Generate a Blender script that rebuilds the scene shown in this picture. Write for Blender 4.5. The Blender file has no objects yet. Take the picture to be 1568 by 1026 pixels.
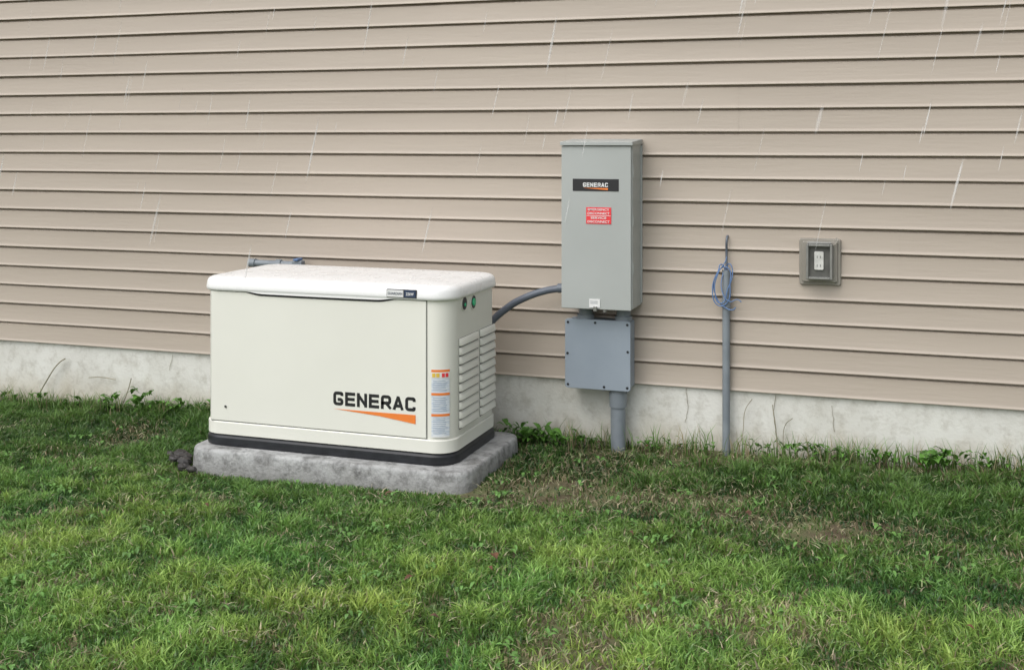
import bpy, math, random
import numpy as np
from mathutils import Vector
random.seed(4); rng=np.random.default_rng(7)
S=bpy.context.scene
COL=S.collection

# ---------------------------------------------------------------- materials
def new_mat(name):
    m=bpy.data.materials.new(name); m.use_nodes=True
    nt=m.node_tree; b=nt.nodes["Principled BSDF"]
    return m,nt,b
def mat(name,c1,c2=None,rough=.5,scale=8,detail=5,bump=0,bscale=60,stretch=(1,1,1),metal=0,spec=.5,lo=.35,hi=.65,rvar=0,rscale=25):
    m,nt,b=new_mat(name); N=nt.nodes; L=nt.links
    mp=N.new("ShaderNodeMapping"); mp.inputs["Scale"].default_value=stretch
    geo=N.new("ShaderNodeNewGeometry")
    L.new(geo.outputs["Position"],mp.inputs["Vector"])
    b.inputs["Roughness"].default_value=rough; b.inputs["Metallic"].default_value=metal
    b.inputs["Specular IOR Level"].default_value=spec
    if c2 is None: c2=tuple(x*.9 for x in c1)
    n=N.new("ShaderNodeTexNoise"); n.inputs["Scale"].default_value=scale; n.inputs["Detail"].default_value=detail
    L.new(mp.outputs[0],n.inputs["Vector"])
    r=N.new("ShaderNodeValToRGB"); r.color_ramp.elements[0].position=lo; r.color_ramp.elements[1].position=hi
    r.color_ramp.elements[0].color=(*c2,1); r.color_ramp.elements[1].color=(*c1,1)
    L.new(n.outputs["Fac"],r.inputs[0]); L.new(r.outputs[0],b.inputs["Base Color"])
    if rvar:
        mr=N.new("ShaderNodeMapRange"); mr.inputs["From Min"].default_value=.35; mr.inputs["From Max"].default_value=.65
        mr.inputs["To Min"].default_value=max(.03,rough-rvar); mr.inputs["To Max"].default_value=min(1,rough+rvar)
        n3=N.new("ShaderNodeTexNoise"); n3.inputs["Scale"].default_value=rscale; L.new(geo.outputs["Position"],n3.inputs["Vector"])
        L.new(n3.outputs["Fac"],mr.inputs[0]); L.new(mr.outputs[0],b.inputs["Roughness"])
    if bump:
        n2=N.new("ShaderNodeTexNoise"); n2.inputs["Scale"].default_value=bscale; n2.inputs["Detail"].default_value=4
        L.new(mp.outputs[0],n2.inputs["Vector"])
        bp=N.new("ShaderNodeBump"); bp.inputs["Strength"].default_value=bump; bp.inputs["Distance"].default_value=.004
        L.new(n2.outputs["Fac"],bp.inputs["Height"]); L.new(bp.outputs[0],b.inputs["Normal"])
    return m

M={}
M['siding']=mat("vinyl_siding",(.450,.388,.322),(.400,.343,.283),rough=.42,scale=1.3,bump=.22,bscale=14,stretch=(.5,1,5),spec=.5,lo=.3,hi=.7)
M['roof']=mat("roof_shingle",(.06,.055,.05),rough=.9,bump=.5)
M['trim']=mat("white_trim",(.7,.69,.66),rough=.5)
M['body']=mat("cream_enamel",(.78,.775,.705),(.755,.75,.68),rough=.38,scale=2.5,bump=.05,bscale=220,rvar=.06)
M['lid']=mat("white_lid_wet",(.85,.85,.84),(.84,.84,.83),rough=.29,scale=9,bump=.05,bscale=45,rvar=.045,rscale=14)
M['black']=mat("black_plastic",(.012,.013,.016),(.02,.022,.027),rough=.4,scale=20)
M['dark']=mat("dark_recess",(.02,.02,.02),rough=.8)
M['louvreback']=mat("louvre_recess",(.20,.20,.185),rough=.8)
M['greybox']=mat("grey_enamel",(.41,.43,.415),(.38,.40,.385),rough=.42,scale=3,bump=.05,bscale=250,rvar=.05)
M['pvcbox']=mat("pvc_grey",(.285,.33,.38),(.255,.30,.35),rough=.5,scale=5,bump=.06,bscale=120)
M['pipe']=mat("pvc_pipe_grey",(.235,.265,.29),(.175,.20,.225),rough=.45,scale=9)
M['flex']=mat("flex_conduit",(.12,.14,.17),(.095,.11,.14),rough=.4,scale=9)
M['white']=mat("white_label",(.80,.80,.79),rough=.4)
M['bluewhite']=mat("label_paper",(.55,.62,.70),(.72,.75,.78),rough=.45,scale=90,stretch=(.4,.4,3),lo=.45,hi=.55)
M['orange']=mat("orange_vinyl",(.84,.23,.045),(.80,.21,.04),rough=.4)
M['yellow']=mat("yellow_vinyl",(.8,.55,.08),rough=.4)
M['red']=mat("red_vinyl",(.78,.05,.06),(.74,.045,.055),rough=.4)
M['green']=mat("green_lens",(.03,.55,.25),rough=.15)
M['ink']=mat("logo_ink",(.02,.02,.022),rough=.4)
M['bluewire']=mat("blue_wire",(.12,.21,.40),rough=.45)
M['tanplastic']=mat("tan_plastic",(.31,.29,.25),(.265,.245,.21),rough=.5,scale=6,bump=.1,bscale=80)
M['smoke']=mat("grey_cover",(.26,.26,.243),(.19,.19,.178),rough=.2,scale=12)
M['smokedark']=mat("dark_inner_plate",(.13,.13,.12),(.085,.085,.08),rough=.25,scale=20)
M['offwhite']=mat("receptacle_white",(.66,.66,.62),(.5,.5,.47),rough=.35,scale=40)
M['steel']=mat("steel",(.4,.4,.4),rough=.35,metal=.9)
M['twig']=mat("dry_stem",(.30,.27,.19),(.18,.17,.10),rough=.8)
M['leafdry']=mat("dead_leaf",(.16,.07,.035),(.08,.04,.025),rough=.6,scale=30)
M['stone']=mat("dark_stone",(.05,.045,.042),(.022,.02,.02),rough=.5,scale=30,bump=.5)

def concrete(name,c1,c2,damp,zlo,zhi,bump=.5,sc=4,stain=.7,stainc=(.68,.66,.62)):
    m,nt,b=new_mat(name);N=nt.nodes;L=nt.links
    g=N.new("ShaderNodeNewGeometry")
    n=N.new("ShaderNodeTexNoise"); n.inputs["Scale"].default_value=sc; n.inputs["Detail"].default_value=8; n.inputs["Roughness"].default_value=.62
    L.new(g.outputs["Position"],n.inputs["Vector"])
    r=N.new("ShaderNodeValToRGB"); r.color_ramp.elements[0].position=.36; r.color_ramp.elements[1].position=.6
    r.color_ramp.elements[0].color=(*c2,1); r.color_ramp.elements[1].color=(*c1,1); L.new(n.outputs["Fac"],r.inputs[0])
    sx=N.new("ShaderNodeSeparateXYZ"); L.new(g.outputs["Position"],sx.inputs[0])
    n2=N.new("ShaderNodeTexNoise"); n2.inputs["Scale"].default_value=9; n2.inputs["Detail"].default_value=6
    mp=N.new("ShaderNodeMapping"); mp.inputs["Scale"].default_value=(1,1,.35); L.new(g.outputs["Position"],mp.inputs[0]); L.new(mp.outputs[0],n2.inputs["Vector"])
    ma=N.new("ShaderNodeMath"); ma.operation='MULTIPLY_ADD'; ma.inputs[1].default_value=-.22; L.new(n2.outputs["Fac"],ma.inputs[0]); L.new(sx.outputs["Z"],ma.inputs[2])
    mr=N.new("ShaderNodeMapRange"); mr.inputs["From Min"].default_value=zlo; mr.inputs["From Max"].default_value=zhi
    mr.inputs["To Min"].default_value=.85; mr.inputs["To Max"].default_value=0
    L.new(ma.outputs[0],mr.inputs[0])
    mx=N.new("ShaderNodeMix"); mx.data_type='RGBA'; L.new(mr.outputs[0],mx.inputs[0]); L.new(r.outputs[0],mx.inputs[6]); mx.inputs[7].default_value=(*damp,1)
    out=mx.outputs[2]
    n4=N.new("ShaderNodeTexNoise"); n4.inputs["Scale"].default_value=sc*5 if sc<5 else sc*2; n4.inputs["Detail"].default_value=10; n4.inputs["Roughness"].default_value=.7
    L.new(g.outputs["Position"],n4.inputs["Vector"])
    r4=N.new("ShaderNodeValToRGB"); r4.color_ramp.elements[0].position=.34; r4.color_ramp.elements[1].position=.52
    r4.color_ramp.elements[0].color=(*stainc,1); r4.color_ramp.elements[1].color=(1,1,1,1); L.new(n4.outputs["Fac"],r4.inputs[0])
    mu=N.new("ShaderNodeMix"); mu.data_type='RGBA'; mu.blend_type='MULTIPLY'; mu.inputs[0].default_value=stain
    L.new(out,mu.inputs[6]); L.new(r4.outputs[0],mu.inputs[7])
    L.new(mu.outputs[2],b.inputs["Base Color"])
    b.inputs["Roughness"].default_value=.7
    n3=N.new("ShaderNodeTexNoise"); n3.inputs["Scale"].default_value=70; n3.inputs["Detail"].default_value=6; L.new(g.outputs["Position"],n3.inputs["Vector"])
    bp=N.new("ShaderNodeBump"); bp.inputs["Strength"].default_value=bump; bp.inputs["Distance"].default_value=.005
    L.new(n3.outputs["Fac"],bp.inputs["Height"]); L.new(bp.outputs[0],b.inputs["Normal"])
    return m
M['found']=concrete("foundation_concrete",(.70,.695,.65),(.60,.59,.54),(.46,.41,.31),-.14,.05,.35,3)
M['pad']=concrete("pad_concrete",(.43,.435,.43),(.29,.29,.285),(.20,.195,.18),-.16,-.04,.9,9,.9,(.45,.45,.44))

def attr_mat(name,trans=.3,rough=.45):
    m,nt,b=new_mat(name);N=nt.nodes;L=nt.links
    a=N.new("ShaderNodeAttribute"); a.attribute_name="Col"
    L.new(a.outputs["Color"],b.inputs["Base Color"]); b.inputs["Roughness"].default_value=rough
    b.inputs["Specular IOR Level"].default_value=.45
    t=N.new("ShaderNodeBsdfTranslucent"); L.new(a.outputs["Color"],t.inputs["Color"])
    mx=N.new("ShaderNodeMixShader"); mx.inputs[0].default_value=trans
    L.new(b.outputs[0],mx.inputs[1]); L.new(t.outputs[0],mx.inputs[2]); L.new(mx.outputs[0],N["Material Output"].inputs[0])
    return m
M['grass']=attr_mat("grass_blades",.32,.38)
M['weed']=attr_mat("weed_leaves",.25,.4)

# ---------------------------------------------------------------- helpers
def empty(name):
    e=bpy.data.objects.new(name,None); COL.objects.link(e); e.empty_display_size=.1; return e
def obj(name,verts,faces,m,parent=None,smooth=35,bevel=0,seg=3):
    me=bpy.data.meshes.new(name); me.from_pydata(verts,[],faces); me.update()
    if m is not None: me.materials.append(m)
    if smooth:
        me.polygons.foreach_set("use_smooth",[True]*len(me.polygons)); me.set_sharp_from_angle(angle=math.radians(smooth))
    o=bpy.data.objects.new(name,me); COL.objects.link(o)
    if parent: o.parent=parent
    if bevel:
        b=o.modifiers.new("b",'BEVEL'); b.width=bevel; b.segments=seg; b.limit_method='ANGLE'
        b.harden_normals=True
    return o
def box(name,x0,x1,y0,y1,z0,z1,m,parent=None,bevel=0):
    v=[(x0,y0,z0),(x1,y0,z0),(x1,y1,z0),(x0,y1,z0),(x0,y0,z1),(x1,y0,z1),(x1,y1,z1),(x0,y1,z1)]
    f=[(0,3,2,1),(4,5,6,7),(0,1,5,4),(1,2,6,5),(2,3,7,6),(3,0,4,7)]
    return obj(name,v,f,m,parent,35,bevel)
def rr(x0,x1,y0,y1,r,n=8):
    p=[]
    for cx,cy,a0 in((x1-r,y0+r,-90),(x1-r,y1-r,0),(x0+r,y1-r,90),(x0+r,y0+r,180)):
        for i in range(n+1):
            a=math.radians(a0+90*i/n); p.append((cx+r*math.cos(a),cy+r*math.sin(a)))
    return p
def loft(name,x0,x1,y0,y1,r,levels,m,parent=None,smooth=40,n=8,wobble=0):
    v=[];f=[];k=4*(n+1)
    for ins,z in levels:
        for x,y in rr(x0+ins,x1-ins,y0+ins,y1-ins,max(.003,r-ins),n): v.append((x,y,z))
    for l in range(len(levels)-1):
        for i in range(k):
            j=(i+1)%k; f.append((l*k+i,l*k+j,(l+1)*k+j,(l+1)*k+i))
    f.append(tuple(reversed(range(k)))); f.append(tuple(range((len(levels)-1)*k,len(levels)*k)))
    return obj(name,v,f,m,parent,smooth)
def tube(name,pts,r,m,parent=None,cyc=False,smooth=True,res=8):
    cu=bpy.data.curves.new(name,'CURVE'); cu.dimensions='3D'; cu.bevel_depth=r; cu.bevel_resolution=4; cu.use_fill_caps=True; cu.resolution_u=res
    s=cu.splines.new('BEZIER' if smooth else 'POLY')
    if smooth:
        s.bezier_points.add(len(pts)-1)
        for b,p in zip(s.bezier_points,pts): b.co=p; b.handle_left_type='AUTO'; b.handle_right_type='AUTO'
    else:
        s.points.add(len(pts)-1)
        for b,p in zip(s.points,pts): b.co=(*p,1)
    s.use_cyclic_u=cyc
    cu.materials.append(m); o=bpy.data.objects.new(name,cu); COL.objects.link(o)
    if parent:o.parent=parent
    return o
def cyl(name,c,axis,r,h,m,parent=None,r2=None,n=32,bev=0):
    r2=r if r2 is None else r2
    ax=Vector(axis).normalized(); q=Vector((0,0,1)).rotation_difference(ax); c=Vector(c)
    v=[];
    for k,(rr_,zz) in enumerate(((r,0),(r2,h))):
        for i in range(n):
            a=2*math.pi*i/n; v.append(tuple(c+q@Vector((rr_*math.cos(a),rr_*math.sin(a),zz))))
    f=[(i,(i+1)%n,n+(i+1)%n,n+i) for i in range(n)]+[tuple(reversed(range(n))),tuple(range(n,2*n))]
    return obj(name,v,f,m,parent,40,bev)
def text(name,body,x,y,z,width,height,m,parent,off=.02,sp=1.0):
    cu=bpy.data.curves.new(name,'FONT'); cu.body=body; cu.size=1; cu.offset=off; cu.extrude=.004; cu.space_character=sp; cu.align_x='LEFT'
    cu.materials.append(m)
    o=bpy.data.objects.new(name,cu); COL.objects.link(o)
    bpy.context.view_layer.update()
    dx,dy=o.dimensions.x,o.dimensions.y
    mnx=min(c[0] for c in o.bound_box); mny=min(c[1] for c in o.bound_box)
    sx=width/dx; sy=height/dy
    o.scale=(sx,sy,.1); o.rotation_euler=(math.pi/2,0,0)
    o.location=(x-mnx*sx,y,z-mny*sy)
    o.parent=parent
    return o
# squared block lettering built from mitred strokes
GL={'G':[[(1,.90),(1,1),(0,1),(0,0),(1,0),(1,.42),(.60,.42)]],
    'E':[[(1,1),(0,1),(0,0),(1,0)],[(.05,.5),(.93,.5)]],
    'N':[[(0,0),(0,1)],[(0.02,.97),(.98,.03)],[(1,0),(1,1)]],
    'R':[[(0,0),(0,1),(1,1),(1,.42),(.05,.42)],[(.55,.40),(1,0)]],
    'A':[[(0,0),(.46,1)],[(.54,1),(1,0)],[(.25,.24),(.75,.24)]],
    'C':[[(1,.88),(1,1),(0,1),(0,0),(1,0),(1,.12)]]}
def block_text(name,body,x,y,z,width,height,t,m,parent,gap=.30):
    V=[];F=[];n=len(body); cw=width/(n+(n-1)*gap); g=cw*gap; dep=0
    for ci,ch in enumerate(body):
        ox=x+ci*(cw+g)
        for path in GL[ch]:
            P=[Vector((ox+t/2+px*(cw-t), z+t/2+pz*(height-t))) for px,pz in path]
            d0=(P[1]-P[0]).normalized(); d1=(P[-1]-P[-2]).normalized()
            ext=t*.5
            P[0]=P[0]-d0*ext; P[-1]=P[-1]+d1*ext
            Q=[P[0]]
            for i in range(1,len(P)-1):
                a,b_,c=P[i-1],P[i],P[i+1]; r=0 if ch=='E' else min(min((a-b_).length,(c-b_).length)*.45,t*.75)
                if r<=0: Q.append(b_)
                else:
                    p0=b_+(a-b_).normalized()*r; p2=b_+(c-b_).normalized()*r
                    for k in range(6): s=k/5; Q.append(p0*(1-s)**2+b_*2*s*(1-s)+p2*s*s)
            Q.append(P[-1]); dep+=1; yy=y-.00025*(dep%3); b0=len(V)
            for i,p in enumerate(Q):
                d1=(Q[i]-Q[i-1]).normalized() if i else (Q[1]-Q[0]).normalized()
                d2=(Q[i+1]-Q[i]).normalized() if i<len(Q)-1 else d1
                n1=Vector((-d1.y,d1.x)); n2=Vector((-d2.y,d2.x)); mm=(n1+n2).normalized()
                k=min(1.6,1/max(.3,mm.dot(n1)))
                for sg in(1,-1):
                    a=p+mm*t/2*k*sg; V.append((a.x,yy,min(max(a.y,z),z+height)))
            for i in range(len(Q)-1): F.append((b0+2*i,b0+2*i+1,b0+2*i+3,b0+2*i+2))
    return obj(name,V,F,m,parent,0)

# ---------------------------------------------------------------- ground
def vnoise(x,y,sc,seed):
    g=np.random.default_rng(seed).random((256,256))
    u=np.asarray(x,dtype=float)*sc+1000; v=np.asarray(y,dtype=float)*sc+1000
    i=np.floor(u).astype(int); j=np.floor(v).astype(int); a=u-i; b=v-j
    a=a*a*(3-2*a); b=b*b*(3-2*b)
    G=lambda p,q: g[p%256,q%256]
    return (G(i,j)*(1-a)+G(i+1,j)*a)*(1-b)+(G(i,j+1)*(1-a)+G(i+1,j+1)*a)*b
def gauss(x,y,cx,cy,sx,sy): return np.exp(-((x-cx)/sx)**2-((y-cy)/sy)**2)
def gz(x,y):
    x=np.asarray(x,dtype=float); y=np.asarray(y,dtype=float)
    w=np.clip(1-(-y-.2)/3.0,0,1)
    dip=.014*gauss(x,y,-2.5,-.95,.9,.22)
    return np.clip(.018*(x+2.3),-.05,.07)*w+.016*(vnoise(x,y,2.2,5)-.5)+.008*(vnoise(x,y,6,6)-.5)-.006-dip
def drymask(x,y):
    d=1.0*gauss(x,y,-1.2,-.78,.6,.17)+1.1*gauss(x,y,-.85,-.10,.75,.10)+.8*gauss(x,y,.3,-.08,.6,.07)+.35*gauss(x,y,-.2,-1.0,.6,.2)+.6*gauss(x,y,-1.35,-.45,.2,.3)
    n=vnoise(x,y,2.3,21)*.4+vnoise(x,y,6,22)*.35+vnoise(x,y,14,23)*.25
    d=d*(.5+n)+np.clip((n-.565)*3.2,0,.6)
    return np.clip(d,0,1)
xs=np.concatenate([[-150,-80,-40,-20,-12],np.arange(-9,5.01,.1),[8,14,25,50,90,150]])
ys=np.concatenate([[-150,-80,-40,-20,-10,-7],np.arange(-5,.3,.1),[.5,9,20,50,100,150]])
XX,YY=np.meshgrid(xs,ys); ZZ=gz(XX,YY)-.002
far=(XX<-9)|(XX>5)|(YY<-5)|(YY>.3); ZZ[far]=-.01
nx=len(xs); V=np.stack([XX.ravel(),YY.ravel(),ZZ.ravel()],1)
F=[(r*nx+c,r*nx+c+1,(r+1)*nx+c+1,(r+1)*nx+c) for r in range(len(ys)-1) for c in range(nx-1)]
M['soil']=mat("soil_thatch",(.12,.14,.055),(.10,.075,.045),rough=.95,scale=9,detail=8,bump=.9,bscale=90)
obj("ground",[tuple(p) for p in V],F,M['soil'],None,60)

# ---------------------------------------------------------------- grass blades
PAD=(-2.930,-1.655,-.868,-.17)
def make_blades(name,px,py,h,w,lean,col,m,droop=.35,tipc=1.15,zoff=-.004,parent=None):
    n=len(px); az=rng.random(n)*2*np.pi; la=rng.random(n)*2*np.pi
    z0=gz(px,py)+zoff
    dx=np.cos(az)*w/2; dy=np.sin(az)*w/2; lx=np.cos(la)*lean*h; ly=np.sin(la)*lean*h
    P=np.zeros((n,5,3))
    P[:,0]=np.stack([px-dx,py-dy,z0],1); P[:,1]=np.stack([px+dx,py+dy,z0],1)
    mz=z0+h*.6
    P[:,2]=np.stack([px+dx*.85+lx*.35,py+dy*.85+ly*.35,mz],1); P[:,3]=np.stack([px-dx*.85+lx*.35,py-dy*.85+ly*.35,mz],1)
    P[:,4]=np.stack([px+lx,py+ly,z0+h*np.sqrt(np.clip(1-droop*lean**2,.1,1))],1)
    me=bpy.data.meshes.new(name)
    me.vertices.add(n*5); me.vertices.foreach_set("co",P.reshape(-1).astype(np.float32))
    base=(np.arange(n)*5)[:,None]
    loops=(base+np.array([[0,1,2,3,3,2,4]])).reshape(-1).astype(np.int32)
    me.loops.add(n*7); me.loops.foreach_set("vertex_index",loops)
    me.polygons.add(n*2)
    st=np.stack([np.arange(n)*7,np.arange(n)*7+4],1).reshape(-1).astype(np.int32)
    me.polygons.foreach_set("loop_start",st)
    me.update(calc_edges=True); me.validate()
    at=me.color_attributes.new("Col",'FLOAT_COLOR','POINT')
    C=np.ones((n,5,4),dtype=np.float32); C[:,:,:3]=col[:,None,:]; C[:,4,:3]*=tipc; C[:,0:2,:3]*=np.array([1.0,.92,.95])
    at.data.foreach_set("color",C.reshape(-1))
    me.materials.append(m)
    o=bpy.data.objects.new(name,me); COL.objects.link(o)
    if parent: o.parent=parent
    return o
def field(n,x0,x1,y0,y1):
    return rng.uniform(x0,x1,n),rng.uniform(y0,y1,n)
a1=field(380000,-5.6,1.3,-3.3,-.012); a2=field(90000,-9,4.5,-5,-.012)
px=np.concatenate([a1[0],a2[0]]); py=np.concatenate([a1[1],a2[1]])
inp=(px>PAD[0]-.003)&(px<PAD[1]+.003)&(py>PAD[2]-.003)&(py<PAD[3]+.003)
dry=drymask(px,py)
keep=(~inp)&(rng.random(len(px))>dry*.78)
px,py,dry=px[keep],py[keep],dry[keep]
n=len(px)
cl=vnoise(px,py,9,11)*.5+vnoise(px,py,24,12)*.5
cl=np.clip((cl-.5)*1.6+.48,0,1)
big=vnoise(px,py,1.3,13)*.6+vnoise(px,py,3.1,15)*.4
nearwall=np.clip(1+py/.9,0,1)
padd=np.maximum(np.maximum(PAD[0]-px,px-PAD[1]),np.maximum(PAD[2]-py,py-PAD[3]))
h=(.014+.032*cl+.011*rng.random(n))*(1+.6*nearwall*(.4+cl))*(1-.5*dry)
h*=np.where(padd<.06,.5,1)
edge=np.exp(-np.abs(-py-.05)/.06); h*=1+.35*edge*(vnoise(px,py,5,14)>.5)
w=rng.uniform(.0028,.0070,n)
lean=rng.uniform(.2,1.35,n)
bright=np.array([.32,.475,.115]); mid=np.array([.150,.285,.060]); dark=np.array([.042,.110,.028]); straw=np.array([.52,.45,.27])
t=np.clip(.10+.9*cl+.75*(big-.5)+.55*(rng.random(n)-.5),0,1)[:,None]
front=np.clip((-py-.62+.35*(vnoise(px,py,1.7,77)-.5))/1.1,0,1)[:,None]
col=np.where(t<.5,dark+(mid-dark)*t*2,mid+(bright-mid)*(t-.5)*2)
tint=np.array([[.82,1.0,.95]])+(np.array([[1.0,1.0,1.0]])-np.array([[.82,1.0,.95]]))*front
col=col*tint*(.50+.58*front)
yel=(vnoise(px,py,3.5,31)[:,None]); col=col*(1+np.array([[.36,.08,.0]])*(yel-.45)*1.3*(.3+.7*front))
isst=(rng.random(n)<(.03+.5*dry))[:,None]
col=np.where(isst,straw*rng.uniform(.45,1.0,(n,1))*(.7+.3*front),col)
col=np.clip(col*rng.uniform(.70,1.30,(n,1)),0,1)
gr=empty("grass")
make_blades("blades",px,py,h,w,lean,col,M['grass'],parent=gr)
k=22000; cx,cy=field(k,-5.6,1.3,-3.2,-.05)
ok=~((cx>PAD[0]-.03)&(cx<PAD[1]+.03)&(cy>PAD[2]-.03)&(cy<PAD[3]+.03)); dm=drymask(cx,cy); ok&=(vnoise(cx,cy,4,44)*.6+vnoise(cx,cy,12,45)*.4+dm*.6>.56*rng.uniform(.7,1.3,k)); cx,cy=cx[ok],cy[ok]; k=len(cx)
cc=np.where((rng.random(k)<.5)[:,None],np.array([.55,.50,.34]),np.array([.38,.46,.22]))*rng.uniform(.5,1.15,(k,1))
make_blades("clippings",cx,cy,rng.uniform(.006,.013,k),rng.uniform(.002,.005,k),rng.uniform(2,5,k),cc,M['grass'],droop=0.02,zoff=.022,parent=gr)

# ---------------------------------------------------------------- weeds, leaves, stones
def leafmesh(V,F,C,p,dirv,length,width,lift,color,curl=.3):
    d=Vector(dirv).normalized(); s=d.cross(Vector((0,0,1)))
    if s.length<.01: s=Vector((1,0,0))
    s.normalize(); b0=len(V); prof=[.12,.7,1,.85,.5,.03]
    for i,wf in enumerate(prof):
        tt=i/5; c=Vector(p)+d*length*tt+Vector((0,0,lift*math.sin(tt*2.2)-curl*length*tt*tt))
        for sg in(-1,0,1):
            q=c+s*sg*width*.5*wf+Vector((0,0,abs(sg)*width*.12*wf)); V.append((q.x,min(q.y,-.012),q.z))
            k=1.15 if sg==0 else 1; C.append((color[0]*k,color[1]*k,color[2]*k,1))
    for i in range(5):
        for k in(0,1): a=b0+i*3+k; F.append((a,a+1,a+4,a+3))
V=[];F=[];C=[]
def rosette(x,y,n,L,hh):
    z=float(gz(x,y))
    for i in range(n):
        a=random.uniform(0,6.28); l=L*random.uniform(.6,1.1); zz=z+random.uniform(.015,hh+.02)
        g=random.uniform(.6,1.4); colr=(.095*g,.22*g,.036*g)
        rx,ry=random.uniform(-.05,.05),random.uniform(-.03,.02)
        leafmesh(V,F,C,(x+rx,min(-.03,y+ry),zz),(math.cos(a),-abs(math.sin(a))if y>-.1 else math.sin(a),random.uniform(.1,.8)),l,l*random.uniform(.35,.55),l*.3,colr)
for x,y,nn,L,hh in((-4.6,-.06,14,.055,.05),(-4.4,-.06,18,.055,.05),(-4.15,-.06,14,.055,.05),(-3.92,-.07,20,.07,.07),(-3.75,-.06,26,.075,.09),(-3.66,-.08,18,.06,.05),(-3.5,-.06,20,.065,.06),(-3.3,-.07,16,.06,.06),
    (-1.62,-.10,34,.07,.05),(-1.52,-.13,22,.065,.04),(-1.72,-.11,18,.06,.06),(-1.40,-.07,18,.06,.04),(-1.10,-.08,14,.05,.03),(-1.0,-.06,12,.045,.03),(-.86,-.07,10,.045,.03),(-.62,-.06,16,.05,.04),(-.48,-.08,16,.055,.05),(-.38,-.07,24,.06,.055),(-.25,-.08,16,.055,.04),(-.12,-.08,20,.065,.05),(.06,-.12,28,.08,.06),(.15,-.08,24,.075,.06),(.30,-.07,18,.055,.05),(.42,-.07,18,.06,.05)):
    rosette(x,y,nn,L,hh)
for i in range(360):
    x=random.uniform(-5,1.2); y=random.uniform(-3,-.3)
    if PAD[0]-.05<x<PAD[1]+.05 and PAD[2]-.05<y<PAD[3]: continue
    z=float(gz(x,y))+.018
    for k in range(random.randint(3,7)):
        a=random.uniform(0,6.28); g=random.uniform(.7,1.3)
        leafmesh(V,F,C,(x+random.uniform(-.03,.03),y+random.uniform(-.03,.03),z),(math.cos(a),math.sin(a),.5),random.uniform(.018,.034),random.uniform(.009,.017),.006,(.14*g,.29*g,.07*g))
wd=empty("weeds")
o=obj("broad_leaves",V,F,M['weed'],wd,0); at=o.data.color_attributes.new("Col",'FLOAT_COLOR','POINT'); at.data.foreach_set("color",np.array(C,dtype=np.float32).reshape(-1))
tx=[];ty=[]
for cx,k,sp in((-4.75,70,.08),(-4.55,70,.06),(-4.36,90,.07),(-4.1,70,.07),(-3.93,80,.06),(-3.6,80,.08),(-3.3,70,.07),(-.86,30,.05),(-.72,40,.05),(-.55,50,.05),(-.36,90,.07),(-.25,50,.05),(-.15,100,.07),(-.02,60,.05),(.12,70,.06),(.33,130,.08),(.5,70,.08),(-1.35,45,.05),(-1.1,35,.05),(-.95,40,.05),(-1.5,45,.06)):
    tx+=list(rng.normal(cx,sp,k)); ty+=list(-rng.uniform(.05,.13,k))
tx=np.array(tx);ty=np.array(ty);k=len(tx)
cc=np.array([.12,.22,.055])*rng.uniform(.6,1.6,(k,1)); s_=(rng.random(k)<.3)[:,None]; cc=np.where(s_,straw*.75,cc)
make_blades("tall_grass",tx,ty,rng.uniform(.06,.15,k),rng.uniform(.0025,.0048,k),rng.uniform(.1,.6,k),cc,M['grass'],parent=wd)
def stem(i,pts,r=.0016): tube("stem_%d"%i,pts,r,M['twig'],wd)
stem(1,[(-4.42,-.05,.0),(-4.37,-.04,.09),(-4.29,-.03,.2),(-4.25,-.03,.225)],.003)
stem(2,[(-3.88,-.05,0),(-3.85,-.04,.08),(-3.83,-.035,.15)],.0022)
stem(3,[(-.72,-.05,.03),(-.70,-.03,.12),(-.69,-.025,.22),(-.66,-.03,.27)],.0016)
stem(4,[(-.55,-.05,.03),(-.56,-.03,.14),(-.575,-.025,.25)],.0018)
stem(5,[(-.52,-.06,.03),(-.53,-.03,.1),(-.52,-.025,.17),(-.49,-.03,.2)],.0014)
stem(6,[(-4.1,-.03,.135),(-4.02,-.03,.142),(-3.93,-.03,.135)],.002)
V=[];F=[];C=[]
lp=[(-.02,-.11),(.0,-.13),(.02,-.10),(-.55,-.95),(-.57,-.93),(.06,-.09),(-1.1,-.12),(-1.3,-.10),(-.98,-.11)]+[(random.uniform(-4.6,1),random.uniform(-2.8,-.25)) for _ in range(20)]
for x,y in lp:
    if PAD[0]<x<PAD[1] and PAD[2]<y<PAD[3]: continue
    a=random.uniform(0,6.28); L=random.uniform(.025,.05)
    leafmesh(V,F,C,(x,y,float(gz(x,y))+.038),(math.cos(a),math.sin(a),.1),L,L*.55,.01,(.2,.1,.05))
obj("fallen_leaves",V,F,M['leafdry'],None,0)
st=empty("stones")
for i,(x,y,r) in enumerate(((-3.04,-.75,.028),(-2.995,-.79,.032),(-2.955,-.84,.028),(-3.02,-.82,.024),(-2.92,-.90,.024),(-3.08,-.77,.019),(-2.87,-.915,.019))):
    v=[];f=[];nu,nv=10,7
    for a in range(nv+1):
        for b in range(nu):
            th=math.pi*a/nv; ph=2*math.pi*b/nu; rr2=r*(1+random.uniform(-.16,.16))
            v.append((x+rr2*1.2*math.sin(th)*math.cos(ph),y+rr2*math.sin(th)*math.sin(ph),float(gz(x,y))+.028+rr2*.7*math.cos(th)))
    for a in range(nv):
        for b in range(nu): f.append((a*nu+b,(a+1)*nu+b,(a+1)*nu+(b+1)%nu,a*nu+(b+1)%nu))
    obj("stone_part_%d"%(i+1),v,f,M['stone'],st,0)

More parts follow.
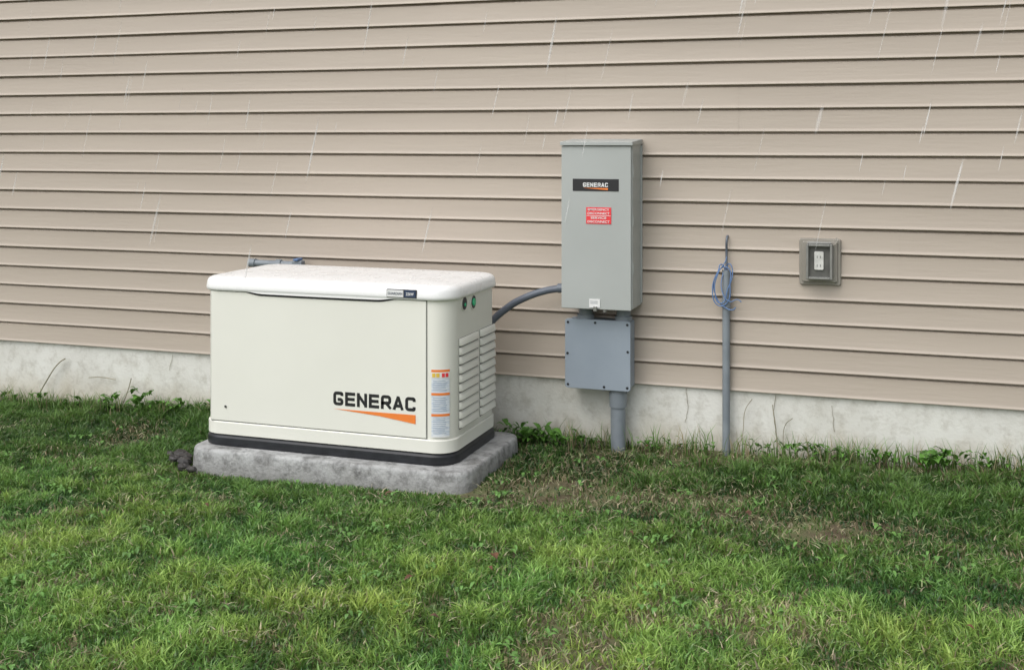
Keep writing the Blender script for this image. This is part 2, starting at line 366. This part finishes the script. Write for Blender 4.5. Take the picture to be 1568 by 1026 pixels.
# ---------------------------------------------------------------- house
house=empty("house")
P=.10177; ZB=.297; XL,XR=-14.0,6.0
npair=24
def course_profile(z):
    return [(.006,z+.0025),(-.0150,z+.0002),(-.0180,z+.0018),(-.0178,z+.0045),(-.0148,z+.0105),(-.0135,z+.016),(-.0105,z+P*.88),(-.0075,z+P*.905),(.003,z+P*.945),(.006,z+P+.0025)]
NP_=10
joints={0:[-5.2,.9],1:[-3.4],2:[-2.42],3:[-3.62,-.06],4:[-5,1.3],5:[-2.49,2.0],6:[-.72,-4.4],7:[-1.50,-5.1],8:[-2.12,.7],9:[-3.3,0.2]}
V=[];F=[]
def wob(x,s): return (math.sin(x*1.7+s*2.1)+.6*math.sin(x*4.3+s*5.7))*.0008
for k in range(0,2*npair):
    pair=(k+1)//2
    js=sorted(joints.get(pair) or joints.setdefault(pair,[random.uniform(-12,-6),random.uniform(-1,3)]))
    cuts=[XL]+js+[XR]
    for si in range(len(cuts)-1):
        x0,x1=cuts[si],cuts[si+1]
        nseg=max(2,int((x1-x0)/.35)); off=-.0018*(si%2)
        b0=len(V)
        for i in range(nseg+1):
            x=x0+(x1-x0)*i/nseg
            for (y,z) in course_profile(ZB+k*P):
                V.append((x,y+off+wob(x,pair+si),z+wob(x+3,k)*.8))
        for i in range(nseg):
            for j in range(NP_-1):
                a=b0+i*NP_+j; F.append((a,a+NP_,a+NP_+1,a+1))
        if si%2: F.append(tuple(b0+j for j in range(NP_)))
obj("siding",V,F,M['siding'],house,20)
TOP=ZB+2*npair*P
V=[];F=[]; fx=np.arange(XL,XR+.01,.12); fz=np.linspace(-.35,ZB+.004,9)
for x in fx:
    for z in fz: V.append((x,-.004+.005*float(vnoise(x,z,4,71)),z))
m_=len(fz)
for i in range(len(fx)-1):
    for j in range(m_-1): a=i*m_+j; F.append((a,a+m_,a+m_+1,a+1))
obj("foundation",V,F,M['found'],house,60)
M['crack']=mat("crack_brown",(.30,.27,.21),rough=.9)  # plain darker brown for the foundation cracks
def crack(i,pts):
    V=[];F=[]
    n=0; P2=[]
    for a,b in zip(pts[:-1],pts[1:]):
        for s in range(6):
            t=s/6; P2.append((a[0]+(b[0]-a[0])*t+random.uniform(-.003,.003),a[1]+(b[1]-a[1])*t))
    P2.append(pts[-1])
    for x,z in P2: wd_=random.uniform(.0006,.0016); V+=[(x-wd_,-.0062,z),(x+wd_,-.0062,z)]
    for q in range(len(P2)-1): F.append((2*q,2*q+1,2*q+3,2*q+2))
    obj("foundation_crack_%d"%i,V,F,M['crack'],house,0)
crack(1,[(-.565,.29),(-.575,.20),(-.56,.12),(-.55,.03)]); crack(2,[(-.95,.29),(-.94,.2),(-.955,.14)]); crack(3,[(-3.6,.28),(-3.62,.2)]); crack(4,[(-.33,.26),(-.32,.15)])
box("rear_and_side_walls",XL+.01,XR-.01,.03,8,-.3,TOP,M['siding'],house)
box("soffit",XL-.3,XR+.3,-.35,8.35,TOP,TOP+.15,M['trim'],house,.005)
obj("roof",[(XL-.35,-.4,TOP+.152),(XR+.35,-.4,TOP+.152),(XR+.35,8.4,TOP+.152),(XL-.35,8.4,TOP+.152),(XL-.35,4,TOP+2.3),(XR+.35,4,TOP+2.3)],
    [(0,1,5,4),(2,3,4,5),(0,4,3),(1,2,5),(0,3,2,1)],M['roof'],house)

# ---------------------------------------------------------------- concrete pad
loft("concrete_pad",PAD[0],PAD[1],PAD[2],PAD[3],.085,[(-.008,-.06),(-.006,-.02),(-.003,.02),(.000,.060),(.002,.069),(.007,.0755),(.012,.077)],M['pad'],None,50,12)

# ---------------------------------------------------------------- generator
gen=empty("generator")
X0,X1,Y0,Y1=-2.905,-1.752,-.787,-.222; R=.085
loft("base_band",X0+.004,X1-.004,Y0+.004,Y1-.004,R,[(.006,.0775),(-.012,.080),(-.014,.087),(-.012,.112),(.0,.124)],M['black'],gen,30,10)
loft("lower_skirt",X0,X1,Y0,Y1,R,[(.004,.124),(-.004,.127),(-.004,.176),(-.001,.180)],M['body'],gen,30,10)
loft("body",X0,X1,Y0,Y1,R,[(.003,.181),(.002,.74)],M['body'],gen,30,12)
box("front_panel",-2.858,-1.857,Y0-.003,Y0+.01,.184,.735,M['body'],gen,.0022)
box("panel_gap",-2.861,-1.8535,Y0+.0012,Y0+.012,.1805,.738,M['louvreback'],gen)
loft("lid",X0,X1,Y0,Y1,R,[(.02,.738),(-.008,.7385),(-.013,.743),(-.014,.752),(-.010,.775),(-.004,.786),(.008,.793),(.03,.797),(.10,.801),(.20,.803)],M['lid'],gen,50,12)
def arch(name,xa,xb,ztop,depth,y0,y1,m):
    V=[];F=[];n=40
    for i in range(n+1):
        t=i/n; x=xa+(xb-xa)*t; e=min(t,1-t)
        q=min(1,e/.16); q=q*q*(3-2*q); zb=ztop-depth*q*(.9+.1*math.sin(math.pi*t))
        V+=[(x,y0,ztop),(x,y0,zb),(x,y1,zb),(x,y1,ztop)]
    for i in range(n):
        a=i*4
        for j in range(4): F.append((a+j,a+(j+1)%4,a+4+(j+1)%4,a+4+j))
    F+= [(0,3,2,1),(n*4,n*4+1,n*4+2,n*4+3)]
    return obj(name,V,F,m,gen,35)
arch("lid_handle_lip",-2.72,-1.95,.745,.013,Y0-.012,Y0-.001,M['lid'])
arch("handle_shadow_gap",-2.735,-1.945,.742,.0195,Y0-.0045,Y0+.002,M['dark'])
yf=Y0-.0035
block_text("logo_text","GENERAC",-2.272,yf,.289,.370,.057,.0130,M['ink'],gen,.17)
obj("logo_swoosh",[(-2.272,yf-.0008,.2745),(-2.10,yf-.0008,.2740),(-1.902,yf-.0008,.2755),(-1.902,yf-.0008,.2385),(-2.06,yf-.0008,.259)],[(0,4,3,2,1)],M['orange'],gen,0)
cyl("panel_latch",(-2.785,Y0-.002,.245),(0,-1,0),.006,.004,M['steel'],gen); cyl("panel_latch_hole",(-2.785,Y0-.0065,.245),(0,-1,0),.003,.001,M['dark'],gen)
box("lid_badge_frame",-2.025,-1.893,Y0-.0165,Y0-.009,.746,.780,M['ink'],gen,.002)
box("lid_badge_white",-2.022,-1.950,Y0-.0180,Y0-.010,.749,.777,M['white'],gen)
box("lid_badge_panel",-1.946,-1.896,Y0-.0180,Y0-.010,.749,.777,mat("navy",(.03,.05,.10),rough=.4),gen)
text("lid_badge_text","GUARDIAN",-2.018,Y0-.0185,.758,.064,.010,M['flex'],gen,.02)
text("lid_badge_number","22kW",-1.938,Y0-.0185,.757,.034,.012,M['white'],gen,.02)
def corner_patch(name,a0,a1,z0,z1,m,off=.0012):
    V=[];F=[];n=10; cx,cy=X1-R,Y0+R
    for i in range(n+1):
        a=math.radians(a0+(a1-a0)*i/n); r=R+off
        V+=[(cx+r*math.cos(a),cy+r*math.sin(a),z0),(cx+r*math.cos(a),cy+r*math.sin(a),z1)]
    for i in range(n): F.append((2*i,2*i+2,2*i+3,2*i+1))
    return obj(name,V,F,m,gen,60)
corner_patch("warning_sticker_1",-88,-38,.192,.462,M['bluewhite'],.0010)
for i,(z0,z1,mm) in enumerate(((.452,.462,'orange'),(.428,.452,'white'),(.359,.369,'orange'),(.275,.285,'orange'),(.190,.196,'white'))):
    corner_patch("sticker_band_%d"%(i+1),-88.3,-37.7,z0,z1,M[mm],.002)
for i,(a0,a1,mm) in enumerate(((-86,-77,'yellow'),(-75,-66,'yellow'),(-60,-52,'red'),(-50,-42,'red'))):
    corner_patch("sticker_symbol_%d"%(i+1),a0,a1,.432,.448,M[mm],.003)
M['labeltext']=mat("label_text",(.30,.36,.45),rough=.5)
for zz,zt in((.350,.292),(.268,.202),(.418,.376)):
    q=zz
    while q>zt:
        corner_patch("sticker_line",-84,-44-random.uniform(0,9),q-.0020,q,M['labeltext'],.0018); q-=.0075
def louvres(tag,ya,yb,z0,z1,n):
    box("louvre_back_"+tag,X1-.004,X1+.0005,ya,yb,z0,z1,M['louvreback'],gen)
    p=(z1-z0)/n
    for i in range(n):
        zb=z0+i*p; V=[];F=[]
        prof=[(X1-.001,zb+p*1.0),(X1+.005,zb+p*.90),(X1+.009,zb+p*.62),(X1+.011,zb+p*.22),(X1+.0085,zb+p*.18),(X1-.001,zb+p*.40)]
        ks=[(ya-.003,0),(ya+.003,.75),(ya+.010,1),(yb-.010,1),(yb-.003,.75),(yb+.003,0)]
        for y,s in ks:
            for x,z in prof: V.append((X1+(x-X1)*max(s,.05),y,z))
        for a in range(5):
            for j in range(6): F.append((a*6+j,(a+1)*6+j,(a+1)*6+(j+1)%6,a*6+(j+1)%6))
        F+=[tuple(range(6)),tuple(reversed(range(30,36)))]
        obj("louvre_%s_%d"%(tag,i+1),V,F,M['body'],gen,50)
louvres("a",-.690,-.475,.205,.575,10); louvres("b",-.450,-.270,.205,.575,10)
for i,(y,z) in enumerate(((-.640,.712),(-.535,.704))):
    cyl("gauge_port_%d"%(i+1),(X1-.003,y,z),(1,0,0),.030,.006,M['body'],gen,.029)
    cyl("gauge_port_hole_%d"%(i+1),(X1+.0032,y,z),(1,0,0),.0265,.0005,M['black'],gen)
cyl("status_light",(X1+.0040,-.535,.704),(1,0,0),.017,.004,M['green'],gen,.014)
cyl("status_light_2",(X1+.0040,-.636,.706),(1,0,0),.008,.003,M['green'],gen,.007)
cyl("skirt_screw",(-1.79,Y0+.0195,.15),(.45,-.89,0),.012,.003,M['white'],gen)

# ---------------------------------------------------------------- gas pipe behind the generator
gp=empty("gas_pipe")
tube("pipe_run",[(-3.10,-.07,.775),(-2.84,-.07,.775)],.016,M['pipe'],gp,smooth=False)
cyl("elbow_collar",(-3.11,-.07,.775),(1,0,0),.021,.035,M['pipe'],gp); cyl("union_nut",(-2.96,-.07,.775),(1,0,0),.022,.03,M['pipe'],gp,n=8)
tube("pipe_drop",[(-2.84,-.07,.775),(-2.82,-.07,.77),(-2.82,-.07,.70),(-2.82,-.09,.3),(-2.82,-.12,.2)],.014,M['pipe'],gp)
box("valve_body",-2.865,-2.81,-.09,-.05,.755,.795,M['pipe'],gp,.006); box("valve_handle",-2.85,-2.825,-.10,-.05,.796,.806,M['bluewire'],gp,.002)
tube("pipe_to_wall",[(-3.10,-.07,.775),(-3.105,.02,.775)],.014,M['pipe'],gp,smooth=False)

# ---------------------------------------------------------------- electrical panel
tb=empty("electrical_panel_box")
bx0,bx1,by0,by1,bz0,bz1=-1.464,-1.149,-.200,-.018,.651,1.368
box("enclosure",bx0,bx1,by0+.012,by1,bz0,bz1,M['greybox'],tb,.004)
box("door",bx0-.001,bx1-.004,by0,by0+.011,bz0-.004,bz1-.012,M['greybox'],tb,.003)
obj("rain_cap",[(bx0-.005,by0-.010,bz1-.010),(bx1+.005,by0-.010,bz1-.010),(bx1+.005,by1+.002,bz1-.004),(bx0-.005,by1+.002,bz1-.004),
   (bx0-.005,by0-.010,bz1+.006),(bx1+.005,by0-.010,bz1+.006),(bx1+.005,by1+.002,bz1+.018),(bx0-.005,by1+.002,bz1+.018)],
   [(0,3,2,1),(4,5,6,7),(0,1,5,4),(1,2,6,5),(2,3,7,6),(3,0,4,7)],M['greybox'],tb,35,.002)
box("side_flange",bx1,bx1+.006,by1-.010,by1+.001,bz0+.01,bz1-.01,M['greybox'],tb)
box("brand_plate",-1.413,-1.207,by0-.002,by0+.001,1.160,1.213,M['ink'],tb,.001)
block_text("brand_plate_text","GENERAC",-1.366,by0-.003,1.178,.112,.0185,.0040,M['white'],tb,.20)
obj("brand_plate_swoosh",[(-1.366,by0-.0032,1.1735),(-1.254,by0-.0032,1.174),(-1.254,by0-.0032,1.165)],[(0,2,1)],M['orange'],tb,0)
box("warning_label",-1.352,-1.240,by0-.002,by0+.001,1.018,1.090,M['red'],tb,.0005)
for i,(s,w_) in enumerate((("EMERGENCY",.096),("DISCONNECT",.098),("SERVICE",.07),("DISCONNECT",.098))):
    text("warning_text_%d"%(i+1),s,-1.296-w_/2,by0-.003,1.0755-i*.0165-(.003 if i>1 else 0),w_,.0098,M['white'],tb,.012)
box("warning_rule",-1.349,-1.243,by0-.003,by0,1.0525,1.0545,M['white'],tb)
box("inspection_tag",-1.338,-1.290,by0-.003,by0+.0,.655,.692,M['white'],tb)
for i,zz in enumerate((.683,.675)): box("tag_line_%d"%(i+1),-1.334,-1.300,by0-.004,by0,zz-.002,zz,M['pipe'],tb)
box("latch",-1.318,-1.302,by0-.012,by0,.640,.662,M['steel'],tb,.002)
cyl("latch_ball",(-1.272,by0+.01,.650),(0,0,-1),.008,.014,M['steel'],tb)
for z in(.80,1.01,1.22): cyl("hinge",(bx1-.001,by0+.02,z),(0,0,1),.004,.05,M['greybox'],tb)

jb=empty("junction_box")
jx0,jx1,jy0,jy1,jz0,jz1=-1.469,-1.172,-.130,-.018,.284,.591
box("box_body",jx0+.006,jx1-.006,jy0+.010,jy1,jz0+.006,jz1-.006,M['pvcbox'],jb,.008)
V2=rr(jx0,jx1,jz0,jz1,.014,6); nn=len(V2)
obj("box_cover",[(x,jy0,z) for x,z in V2]+[(x,jy0+.016,z) for x,z in V2],[tuple(range(nn)),tuple(range(2*nn-1,nn-1,-1))]+[(i,nn+i,nn+(i+1)%nn,(i+1)%nn) for i in range(nn)],M['pvcbox'],jb,35,.002)
for i,(x,z) in enumerate(((jx0+.014,jz1-.016),(jx1-.014,jz1-.016),(jx0+.014,jz0+.016),(jx1-.014,jz0+.016),((jx0+jx1)/2+.03,jz0+.014),((jx0+jx1)/2-.01,jz1-.013),(jx0+.012,(jz0+jz1)/2),(jx1-.012,(jz0+jz1)/2+.02))):
    cyl("cover_screw_%d"%(i+1),(x,jy0+.001,z),(0,-1,0),.0055,.003,M['black'],jb,n=16)
for i,x in enumerate((-1.385,-1.213)):
    cyl("nipple_%d"%(i+1),(x,-.085,.585),(0,0,1),.031,.075,M['pipe'],jb); cyl("nipple_collar_%d"%(i+1),(x,-.085,.588),(0,0,1),.038,.020,M['pipe'],jb)
    cyl("nipple_nut_%d"%(i+1),(x,-.085,.635),(0,0,1),.040,.014,M['pipe'],jb,n=10)

rc=empty("riser_conduit")
cyl("riser",(-1.240,-.078,-.05),(0,0,1),.033,.34,M['pipe'],rc); cyl("coupling",(-1.240,-.078,.205),(0,0,1),.038,.062,M['pipe'],rc,.040); cyl("coupling_neck",(-1.240,-.078,.266),(0,0,1),.036,.020,M['pipe'],rc)

fc=empty("flexible_conduit")
tube("flex_hose",[(-1.86,-.19,.40),(-1.83,-.15,.53),(-1.74,-.125,.625),(-1.66,-.12,.672),(-1.56,-.115,.708),(-1.485,-.113,.722)],.0165,M['flex'],fc,res=16)
cyl("hose_connector",(-1.505,-.113,.7205),(1,.0,.08),.021,.03,M['flex'],fc); cyl("hose_locknut",(-1.478,-.113,.722),(1,0,0),.024,.009,M['white'],fc)

cp=empty("conduit_pipe")
cyl("stub_pipe",(-.770,-.040,-.05),(0,0,1),.0165,.86,M['pipe'],cp); cyl("pipe_end_fitting",(-.770,-.040,.66),(0,0,1),.0195,.035,M['pipe'],cp)
cyl("pipe_cap",(-.770,-.040,.80),(0,0,1),.018,.02,M['pipe'],cp)
tube("feed_wire",[(-.768,-.0,.968),(-.768,-.035,.955),(-.770,-.030,.90),(-.769,-.035,.85),(-.770,-.04,.80)],.0052,M['flex'],cp)
w1=[(-.770,-.04,.81),(-.79,-.05,.845),(-.80,-.06,.82),(-.825,-.065,.74),(-.80,-.065,.67),(-.765,-.065,.68),(-.75,-.065,.76),(-.765,-.06,.835),(-.81,-.06,.80),(-.815,-.06,.72),(-.775,-.065,.665),(-.735,-.07,.655),(-.725,-.07,.665)]
tube("blue_lead_1",w1,.0026,M['bluewire'],cp)
tube("blue_lead_2",[(-.768,-.04,.82),(-.755,-.055,.85),(-.74,-.06,.82),(-.76,-.065,.74),(-.79,-.068,.68),(-.815,-.066,.73),(-.80,-.064,.81),(-.77,-.062,.86),(-.765,-.06,.88)],.0024,M['bluewire'],cp)
tube("blue_lead_3",[(-.78,-.05,.82),(-.785,-.07,.74),(-.75,-.075,.69),(-.715,-.075,.70),(-.70,-.075,.69)],.0022,M['bluewire'],cp)

# ---------------------------------------------------------------- outdoor outlet
oo=empty("outdoor_outlet")
ox0,ox1,oz0,oz1=-.466,-.290,.768,.968
def rpl(name,x0,x1,z0,z1,y0,y1,r,m,bev=.002,ins=0):
    A=rr(x0,x1,z0,z1,r,6); B=rr(x0+ins,x1-ins,z0+ins,z1-ins,max(.002,r-ins),6); k=len(A)
    return obj(name,[(x,y1,z) for x,z in A]+[(x,y0,z) for x,z in B],[tuple(reversed(range(k))),tuple(range(k,2*k))]+[(i,(i+1)%k,k+(i+1)%k,k+i) for i in range(k)],m,oo,35,bev)
rpl("mounting_flange",ox0,ox1,oz0,oz1,-.030,-.004,.012,M['tanplastic'],ins=.004)
rpl("mounting_block",ox0+.014,ox1-.014,oz0+.014,oz1-.012,-.042,-.028,.010,M['tanplastic'],ins=.003)
rpl("cover_frame_base",-.434,-.321,.796,.949,-.060,-.040,.012,M['smoke'],ins=.004)
# open rim standing proud of a recessed inner plate
rpl("inner_plate",-.424,-.331,.806,.939,-.0615,-.058,.008,M['smokedark'],.0008)
for nm,a in(("rim_left",(-.431,-.421,-.080,-.055,.799,.946)),("rim_right",(-.334,-.324,-.080,-.055,.799,.946)),("rim_top",(-.4205,-.3345,-.080,-.055,.937,.946)),("rim_bottom",(-.4205,-.3345,-.080,-.055,.799,.808))):
    box(nm,*a,M['smoke'],oo,.002)
rpl("receptacle",-.398,-.360,.838,.915,-.0685,-.060,.006,M['offwhite'],.0015)
for i,zz in enumerate((.892,.856)):
    box("slot_a_%d"%i,-.387,-.385,-.0692,-.068,zz-.005,zz+.005,M['dark'],oo); box("slot_b_%d"%i,-.374,-.372,-.0692,-.068,zz-.005,zz+.005,M['dark'],oo)
cyl("cover_hinge",(-.425,-.06,.95),(1,0,0),.006,.095,M['smoke'],oo)
tube("cover_hook",[(-.33,-.05,.935),(-.31,-.055,.95),(-.305,-.05,.965),(-.31,-.045,.972)],.003,M['tanplastic'],oo)

# ---------------------------------------------------------------- rain
m,nt,b=new_mat("rain_streak"); N=nt.nodes; L=nt.links
b.inputs["Base Color"].default_value=(.95,.95,.95,1); b.inputs["Roughness"].default_value=.3
tr=N.new("ShaderNodeBsdfTransparent"); mx=N.new("ShaderNodeMixShader")
at=N.new("ShaderNodeAttribute"); at.attribute_name="Alpha"
L.new(at.outputs["Fac"],mx.inputs[0]); L.new(tr.outputs[0],mx.inputs[1]); L.new(b.outputs[0],mx.inputs[2]); L.new(mx.outputs[0],N["Material Output"].inputs[0])
V=[];F=[];A=[]
rs=random.Random(12)
for i in range(210):
    y=-rs.uniform(.2,3.0); x=rs.uniform(-5.2,1.0)*(1+y*.12); z=rs.uniform(1.05,2.4)
    Ln=rs.uniform(.05,.18); wdt=rs.uniform(.0010,.0026); al=rs.uniform(.10,.34)
    if rs.random()<.11: wdt*=2.6; Ln*=1.3; al*=.9
    d=Vector((.22+rs.uniform(-.03,.03),rs.uniform(-.05,.05),1)).normalized()
    b0=len(V); st_=[0,.2,.5,.8,1]; wf=[.05,.8,1,.8,.05]; af=[0,.7,1,.7,0]
    for t,q,a in zip(st_,wf,af):
        c=Vector((x,y,z))+d*Ln*t
        for k in range(4):
            an=k*math.pi/2; V.append((c.x+q*wdt*math.cos(an),c.y+q*wdt*math.sin(an),c.z)); A.append(a*al)
    for s in range(4):
        for k in range(4): a0=b0+s*4; F.append((a0+k,a0+(k+1)%4,a0+4+(k+1)%4,a0+4+k))
o=obj("rain",V,F,m,None,180)
at=o.data.attributes.new("Alpha",'FLOAT','POINT'); at.data.foreach_set("value",A)

# ---------------------------------------------------------------- light
w_=bpy.data.worlds.new("World"); S.world=w_; w_.use_nodes=True; nt=w_.node_tree; N=nt.nodes; L=nt.links
bg=N["Background"]; sky=N.new("ShaderNodeTexSky"); sky.sky_type='NISHITA'; sky.sun_disc=False
EL=math.radians(52); AZ=math.radians(205)
sky.sun_elevation=EL; sky.sun_rotation=AZ; sky.air_density=1; sky.dust_density=3
hs=N.new("ShaderNodeHueSaturation"); hs.inputs["Saturation"].default_value=.32; hs.inputs["Value"].default_value=1.28
L.new(sky.outputs[0],hs.inputs["Color"]); L.new(hs.outputs[0],bg.inputs["Color"]); bg.inputs["Strength"].default_value=.15
sun=bpy.data.lights.new("sun",'SUN'); sun.energy=1.3; sun.angle=math.radians(65); sun.color=(1,.99,.97)
so=bpy.data.objects.new("sun",sun); COL.objects.link(so)
to=Vector((math.sin(AZ)*math.cos(EL),math.cos(AZ)*math.cos(EL),math.sin(EL)))
so.rotation_euler=to.to_track_quat('Z','Y').to_euler(); so.location=(0,-6,8)

# ---------------------------------------------------------------- camera
cam=bpy.data.cameras.new("camera"); co=bpy.data.objects.new("camera",cam); COL.objects.link(co)
co.location=(0,-5.147,1.39); co.rotation_euler=(math.radians(90),0,math.radians(18.9))
cam.sensor_width=36; cam.lens=41.33; cam.shift_y=-.192; cam.clip_end=500; cam.clip_start=.05
S.camera=co
S.view_settings.view_transform='Standard'; S.view_settings.look='None'; S.view_settings.exposure=0
